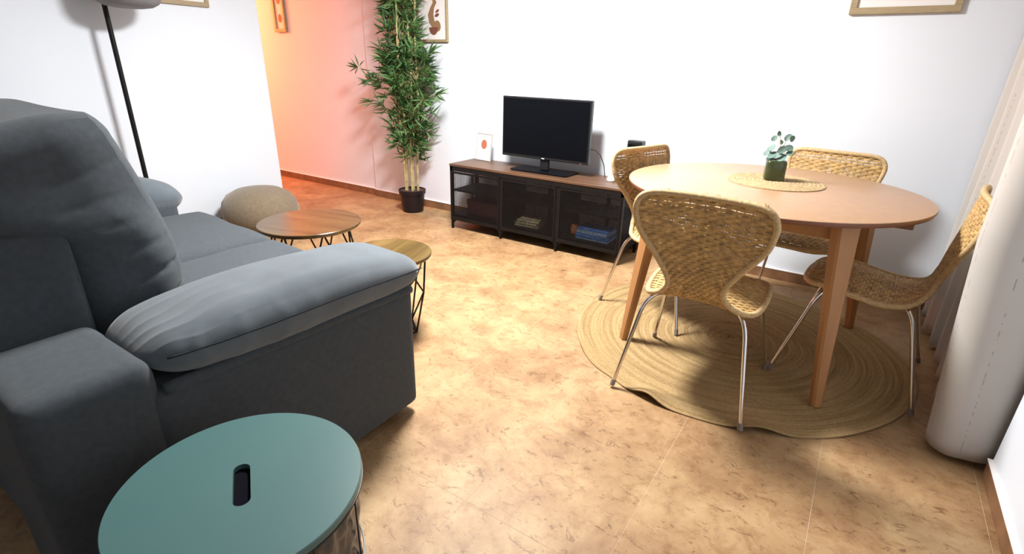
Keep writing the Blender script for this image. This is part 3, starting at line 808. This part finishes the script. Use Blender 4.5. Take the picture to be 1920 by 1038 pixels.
# ---------------------------------------------------------------- dining table
def dining():
    c = (2.421, -.593); A, Bb = .638, .616; Z = .7913
    r = empty('dining_table', (c[0], c[1], .0), 0, 'large round light brown dining table with four splayed wooden legs', 'table')
    n = 120; vs = []; fs = []
    prof = [(.97, Z-.022), (.992, Z-.020), (1.0, Z-.010), (.999, Z-.003)]
    def pt(s, a):
        return (A*s*cos(a), Bb*s*sin(a))
    m = MB()
    for s, z in prof:
        for k in range(n): m.v.append(pt(s, 2*pi*k/n)+(z,))
    for i in range(len(prof)-1):
        for k in range(n): m.f.append((i*n+k, i*n+(k+1) % n, (i+1)*n+(k+1) % n, (i+1)*n+k))
    m.f.append(tuple(range(n-1, -1, -1))); m.f.append(tuple((len(prof)-1)*n+k for k in range(n)))
    m.build('table_edge', BEECHE, r)
    m = MB()
    for s, z in ((.998, Z-.0029), (.9975, Z-.0005), (.995, Z)):
        for k in range(n): m.v.append(pt(s, 2*pi*k/n)+(z,))
    for i in range(2):
        for k in range(n): m.f.append((i*n+k, i*n+(k+1) % n, (i+1)*n+(k+1) % n, (i+1)*n+k))
    m.f.append(tuple(range(n-1, -1, -1))); m.f.append(tuple(2*n+k for k in range(n)))
    m.build('table_top', BEECH, r)
    CA, SA = cos(-.087), sin(-.087)
    for sx in (-1, 1):
        for sy in (-1, 1):
            tx, ty, bx, by = [.370*sx*CA-.400*sy*SA+.006, .370*sx*SA+.400*sy*CA+.034, .438*sx*CA-.462*sy*SA+.006, .438*sx*SA+.462*sy*CA+.034]
            m = MB(); steps = 10; vs = []
            for i in range(steps+1):
                u = i/steps; z = .010+(Z-.022-.010)*u
                cx_, cy_ = bx+(tx-bx)*u, by+(ty-by)*u
                hw = .020+.022*u; hd = .017+.016*u; b = .008
                ring = [(-hw+b, -hd), (hw-b, -hd), (hw, -hd+b), (hw, hd-b), (hw-b, hd), (-hw+b, hd), (-hw, hd-b), (-hw, -hd+b)]
                ca, sa = cos(sx*sy*-.6), sin(sx*sy*-.6)
                vs += [(cx_+x*ca-y*sa, cy_+x*sa+y*ca, z) for x, y in ring]
            fs = [(i*8+k, i*8+(k+1) % 8, (i+1)*8+(k+1) % 8, (i+1)*8+k) for i in range(steps) for k in range(8)]+[tuple(range(7, -1, -1)), tuple(steps*8+k for k in range(8))]
            m.add(vs, fs).build('leg', LEGW, r, True, 30)
    a, b, t = .36, .375, .011
    for q in ((-a, a, -b-t, -b+t), (-a, a, b-t, b+t), (-a-t, -a+t, -b, b), (a-t, a+t, -b, b)):
        ap = MB().box(*q, Z-.105, Z-.022, .002); ap.v = [(x*CA-y*SA+.006, x*SA+y*CA+.034, z) for x, y, z in ap.v]; ap.build('apron', LEGW, r, False)
    for y in (-.255, .255): MB().box(-.53, .555, y-.016, y+.016, Z-.048, Z-.0225, .003).build('runner', BEECHE, r, False)
dining()
def placemat():
    n = 110; rings = 12; R_ = .215; vs = []; fs = []; K = rings*4
    for i in range(K+1):
        rr = max(.001, R_*i/K)
        for k in range(n):
            a = 2*pi*k/n; j = i//4
            vs.append((rr*cos(a), rr*sin(a), .0035+.0025*abs(sin(pi*i/4))*(1+.5*sin(a*(6+j*6)+j*2))))
    for k in range(n): a = 2*pi*k/n; vs.append((R_*cos(a), R_*sin(a), .0003))
    for i in range(K+1):
        for k in range(n): fs.append((i*n+k, i*n+(k+1) % n, (i+1)*n+(k+1) % n, (i+1)*n+k))
    o = MB().add(vs, fs).build('placemat', MATJ, None, True, 60); o.location = (2.435, -.475, .7915)
    tag(o, 'round braided straw placemat lying on the dining table', 'placemat')
placemat()
def jar():
    r = empty('glass_jar', (2.418, -.445, .7965), .25, 'small square green glass jar with artificial eucalyptus on the placemat', 'vase')
    m = MB()
    h = .046; lv = [(.6, 0), (.92, .001), (1, .008), (1, .085), (.93, .094), (.7, .097), (.62, .097)]
    n = 32; vs = []; fs = []
    for s, z in lv:
        for k in range(n):
            a = 2*pi*k/n; e = (abs(cos(a))**5+abs(sin(a))**5)**(-1/5); vs.append((h*s*e*cos(a), h*s*e*sin(a), z))
    for i in range(len(lv)-1):
        for k in range(n): fs.append((i*n+k, i*n+(k+1) % n, (i+1)*n+(k+1) % n, (i+1)*n+k))
    fs.append(tuple(range(n-1, -1, -1)))
    m.add(vs, fs).build('jar_body', JARM, r, True, 60)
    MB().lathe([(.001, .085), (.028, .085), (.028, .092)], 20).build('soil', SOIL, r)
    rnd = random.Random(5)
    sp = empty('eucalyptus_sprig', (2.418, -.445, .885), 0, 'grey green eucalyptus sprig with round leaves rising from the jar', 'plant')
    stems = [[(0, 0, 0), (-.005, 0, .04), (.005, -.005, .08), (-.010, 0, .125)], [(.01, 0, 0), (.025, 0, .04), (.035, 0, .07)], [(-.01, 0, 0), (-.03, -.01, .035), (-.032, -.01, .055)], [(0, .01, 0), (.01, .02, .05), (.022, .02, .105)]]
    for s_ in stems: MB().tube(s_, .0014, 5).build('stem', CULM, sp)
    spots = [(-.034, -.01, .062, .019), (-.048, 0, .038, .018), (.040, 0, .066, .021), (.050, -.01, .045, .017), (.0, -.02, .035, .022), (.015, -.02, .058, .019), (-.022, -.02, .03, .02), (-.012, 0, .128, .013), (-.030, 0, .105, .014), (.026, .02, .112, .017), (.045, .015, .108, .015), (.022, -.025, .022, .02), (-.03, -.02, .012, .016), (.002, .01, .09, .012)]
    for x, y, z, s in spots:
        nn = Vector((rnd.gauss(0, .5)+.1, -1, rnd.uniform(.2, 1.2))).normalized(); u = nn.orthogonal().normalized(); v = nn.cross(u)
        th = rnd.uniform(0, 6.28); vs = [Vector((x, y, z))-nn*.003]; k = 14
        for i in range(k):
            a = 2*pi*i/k; q = u*cos(a+th)*s*1.15+v*sin(a+th)*s*.85; vs.append(Vector((x, y, z))+q+nn*.002*cos(2*a))
        vs2 = [p-nn*.0012 for p in vs]
        fs = [(0, 1+i, 1+(i+1) % k) for i in range(k)]+[(k+1, k+2+(i+1) % k, k+2+i) for i in range(k)]+[(1+i, k+2+i, k+2+(i+1) % k, 1+(i+1) % k) for i in range(k)]
        MB().add(vs+vs2, fs).build('leaf', EUC, sp, True, 50)
jar()

# ---------------------------------------------------------------- woven chairs
def shell():
    """centre line (y,z) and half width along v in [0,1]; seat front at v=0, back top at v=1"""
    cl = [(.235, .425), (.21, .448), (.13, .460), (.03, .450), (-.075, .434), (-.150, .438), (-.197, .465), (-.218, .52), (-.230, .61), (-.245, .72), (-.262, .82), (-.268, .868)]
    hw = [.155, .195, .222, .230, .220, .188, .130, .103, .150, .222, .242, .236]
    P = [Vector((0, a, b)) for a, b in cl]; L = [0]
    for a, b in zip(P, P[1:]): L.append(L[-1]+(b-a).length)
    tot = L[-1]
    def cr(vals, s):
        i = 0
        while i < len(L)-2 and s > L[i+1]: i += 1
        t = (s-L[i])/(L[i+1]-L[i]); t = max(0, min(1, t))
        p0, p1, p2, p3 = vals[max(i-1, 0)], vals[i], vals[i+1], vals[min(i+2, len(vals)-1)]
        return p1*1+(p2-p0)*(.5*t)+(p0*2-p1*5+p2*4-p3)*(.5*t*t)+(p1*3-p0-p2*3+p3)*(.5*t*t*t)
    def W(s):
        w_ = cr(hw, s)
        rc = .072
        for d in (tot-s, s):
            if d < rc: 
                e = 1-d/rc; w_ -= .078*(1-sqrt(max(0, 1-e*e))) 
        return w_
    def pt(s, u, off=0):
        c = cr(P, s); c2 = cr(P, min(tot, s+.004)); c1 = cr(P, max(0, s-.004)); t = (c2-c1).normalized()
        n = Vector((1, 0, 0)).cross(t)      # up on the seat, forward on the back
        k = s/tot
        dish = .55 if k > .6 else .42
        return c+Vector((u, 0, 0))+n*(dish*u*u+off), n
    return tot, W, pt, L
def make_chair(label):
    tot, W, pt, L = shell(); rnd = random.Random(11)
    r = empty('dining_chair', (0, 0, 0), 0, label, 'chair', 'woven chairs around the dining table')
    split = L[6]
    nst = 17
    seat, back = MB(), MB()
    pitch = .0118; rows = int(tot/pitch); s = pitch*.6; k = 0
    while s < tot-.006:
        w_ = W(s)-.006; tgt = seat if s < split else back
        ns = nst*2; pts = []; nr = []
        drift = 0
        for i in range(ns+1):
            f = -1+2*i/ns; u = f*w_
            ph = 1 if ((i//2)+k) % 2 else -1
            amp = .0036*(ph if i % 2 else 0)
            wob = .0014*noise.noise(Vector((f*3, s*9, 1)))+drift
            bow = -.003*f*f if s > split else 0
            p, n = pt(max(.002, min(tot-.002, s+wob+bow)), u, amp); pts.append(p); nr.append(n)
        rad = [rnd.uniform(.0064, .0076)*(.62 if rnd.random() < .035 else 1) for _ in pts]
        tgt.tube(pts, rad, 6, nrm=nr, flat=.48)
        s += pitch; k += 1
    for tgt, sa, sb in ((seat, .006, split), (back, split, tot-.006)):
        for j in range(nst):
            f = -1+2*(j+.5)/nst; pts = []; nr = []
            for i in range(31):
                s = sa+(sb-sa)*i/30; p, n = pt(s, f*(W(s)-.006), 0); pts.append(p); nr.append(n)
            tgt.tube(pts, .0030, 4, nrm=nr, flat=.6)
    se = seat.build('seat', RATTAN, r, True, 60); ba = back.build('backrest', RATTAN, r, True, 60)
    for o_, a, b in ((se, 0, 1), (ba, 1, 1)): pass
    # wrapped rim, in two halves
    for par, rg in ((se, 'seat'), (ba, 'back')):
        if rg == 'seat': ss = [split*(1-i/60) for i in range(61)]
        else: ss = [split+(tot-split)*i/60 for i in range(61)]
        a = [pt(s, W(s))[0] for s in ss]; b = [pt(s, -W(s))[0] for s in ss][::-1]
        we = W(ss[-1]); top = [pt(ss[-1], we*(1-2*i/24))[0] for i in range(1, 24)]
        path = [Vector(p) for p in a+top+b]
        # resample
        out = [path[0]]; acc = 0
        for p, q in zip(path, path[1:]):
            d = (q-p).length
            if d < 1e-6: continue
            while acc+d >= .0042:
                t = (.0042-acc)/d; p = p+(q-p)*t; out.append(p.copy()); d = (q-p).length; acc = 0
                if d < 1e-6: break
            acc += d
        rr = [.0110+.0012*(i % 2)+rnd.uniform(-.0005, .0005) for i in range(len(out))]
        MB().tube(out, rr, 8).build('rim', RATTAN_R, par, True, 80)
    # loose fibre ends standing on the top rim
    # chrome legs
    MB().box(-.075, .075, -.075, .075, .405, .413, .002).box(-.05, .05, -.05, .05, .413, .428, .002).build('mounting_plate', BLACKM, r, False)
    for sx in (-1, 1):
        for sy in (-1, 1):
            top = Vector((.155*sx, .125*sy-.01, .418)); ft = Vector((.262*sx, .268*sy-.003, .010))
            knee = Vector((.195*sx, .165*sy-.01, .405))
            pts = [Vector((.03*sx, .03*sy, .409)), top]
            for i in range(1, 8):
                t = i/8; pts.append(top*(1-t)**2+knee*2*t*(1-t)+(knee+(ft-knee)*.18)*t*t)
            pts += [knee+(ft-knee)*.18, ft]
            lg = MB().tube(pts, .0085, 10).build('leg', CHROME, r, True, 50)
            MB().tube([ft+(knee-ft).normalized()*.022, ft-(knee-ft).normalized()*.006], .0105, 10).build('foot_cap', FOOT, lg, True, 50)
    return r
chairs = [((2.337, -1.14), 0.0, 'woven rattan chair in front with its pierced back turned to the camera'),
          ((1.995, -.456), radians(-109), 'woven rattan chair at the left of the table beside the tv stand'),
          ((2.588, -.055), radians(170), 'woven rattan chair on the far side of the table against the back wall'),
          ((2.905, -.62), radians(85), 'woven rattan chair at the right of the table, half behind the curtain')]
ch0 = make_chair(chairs[0][2])
for k, ((x, y), a, lb) in enumerate(chairs):
    o = ch0 if k == 0 else dup(ch0)
    o.location = (x, y, .0075); o.rotation_euler = (0, 0, a); o['label'] = lb
# fuzzy fibre ends on the nearest chair's top rim
def fuzz():
    tot, W, pt, L = shell(); rnd = random.Random(2); m = MB()
    for k in range(70):
        u = rnd.uniform(-.17, .235); p, n = pt(tot-.001, u*.98 if abs(u) < .2 else .2)
        d = Vector((rnd.gauss(.3, .4), rnd.gauss(0, .3), 1)).normalized()
        m.tube([p+Vector((0, 0, .006)), p+Vector((0, 0, .006))+d*rnd.uniform(.006, .014)], [.0008, .0003], 4)
    o = m.build('loose_fibres', RATTAN, ch0, False); o['kind'] = 'stuff'
fuzz()
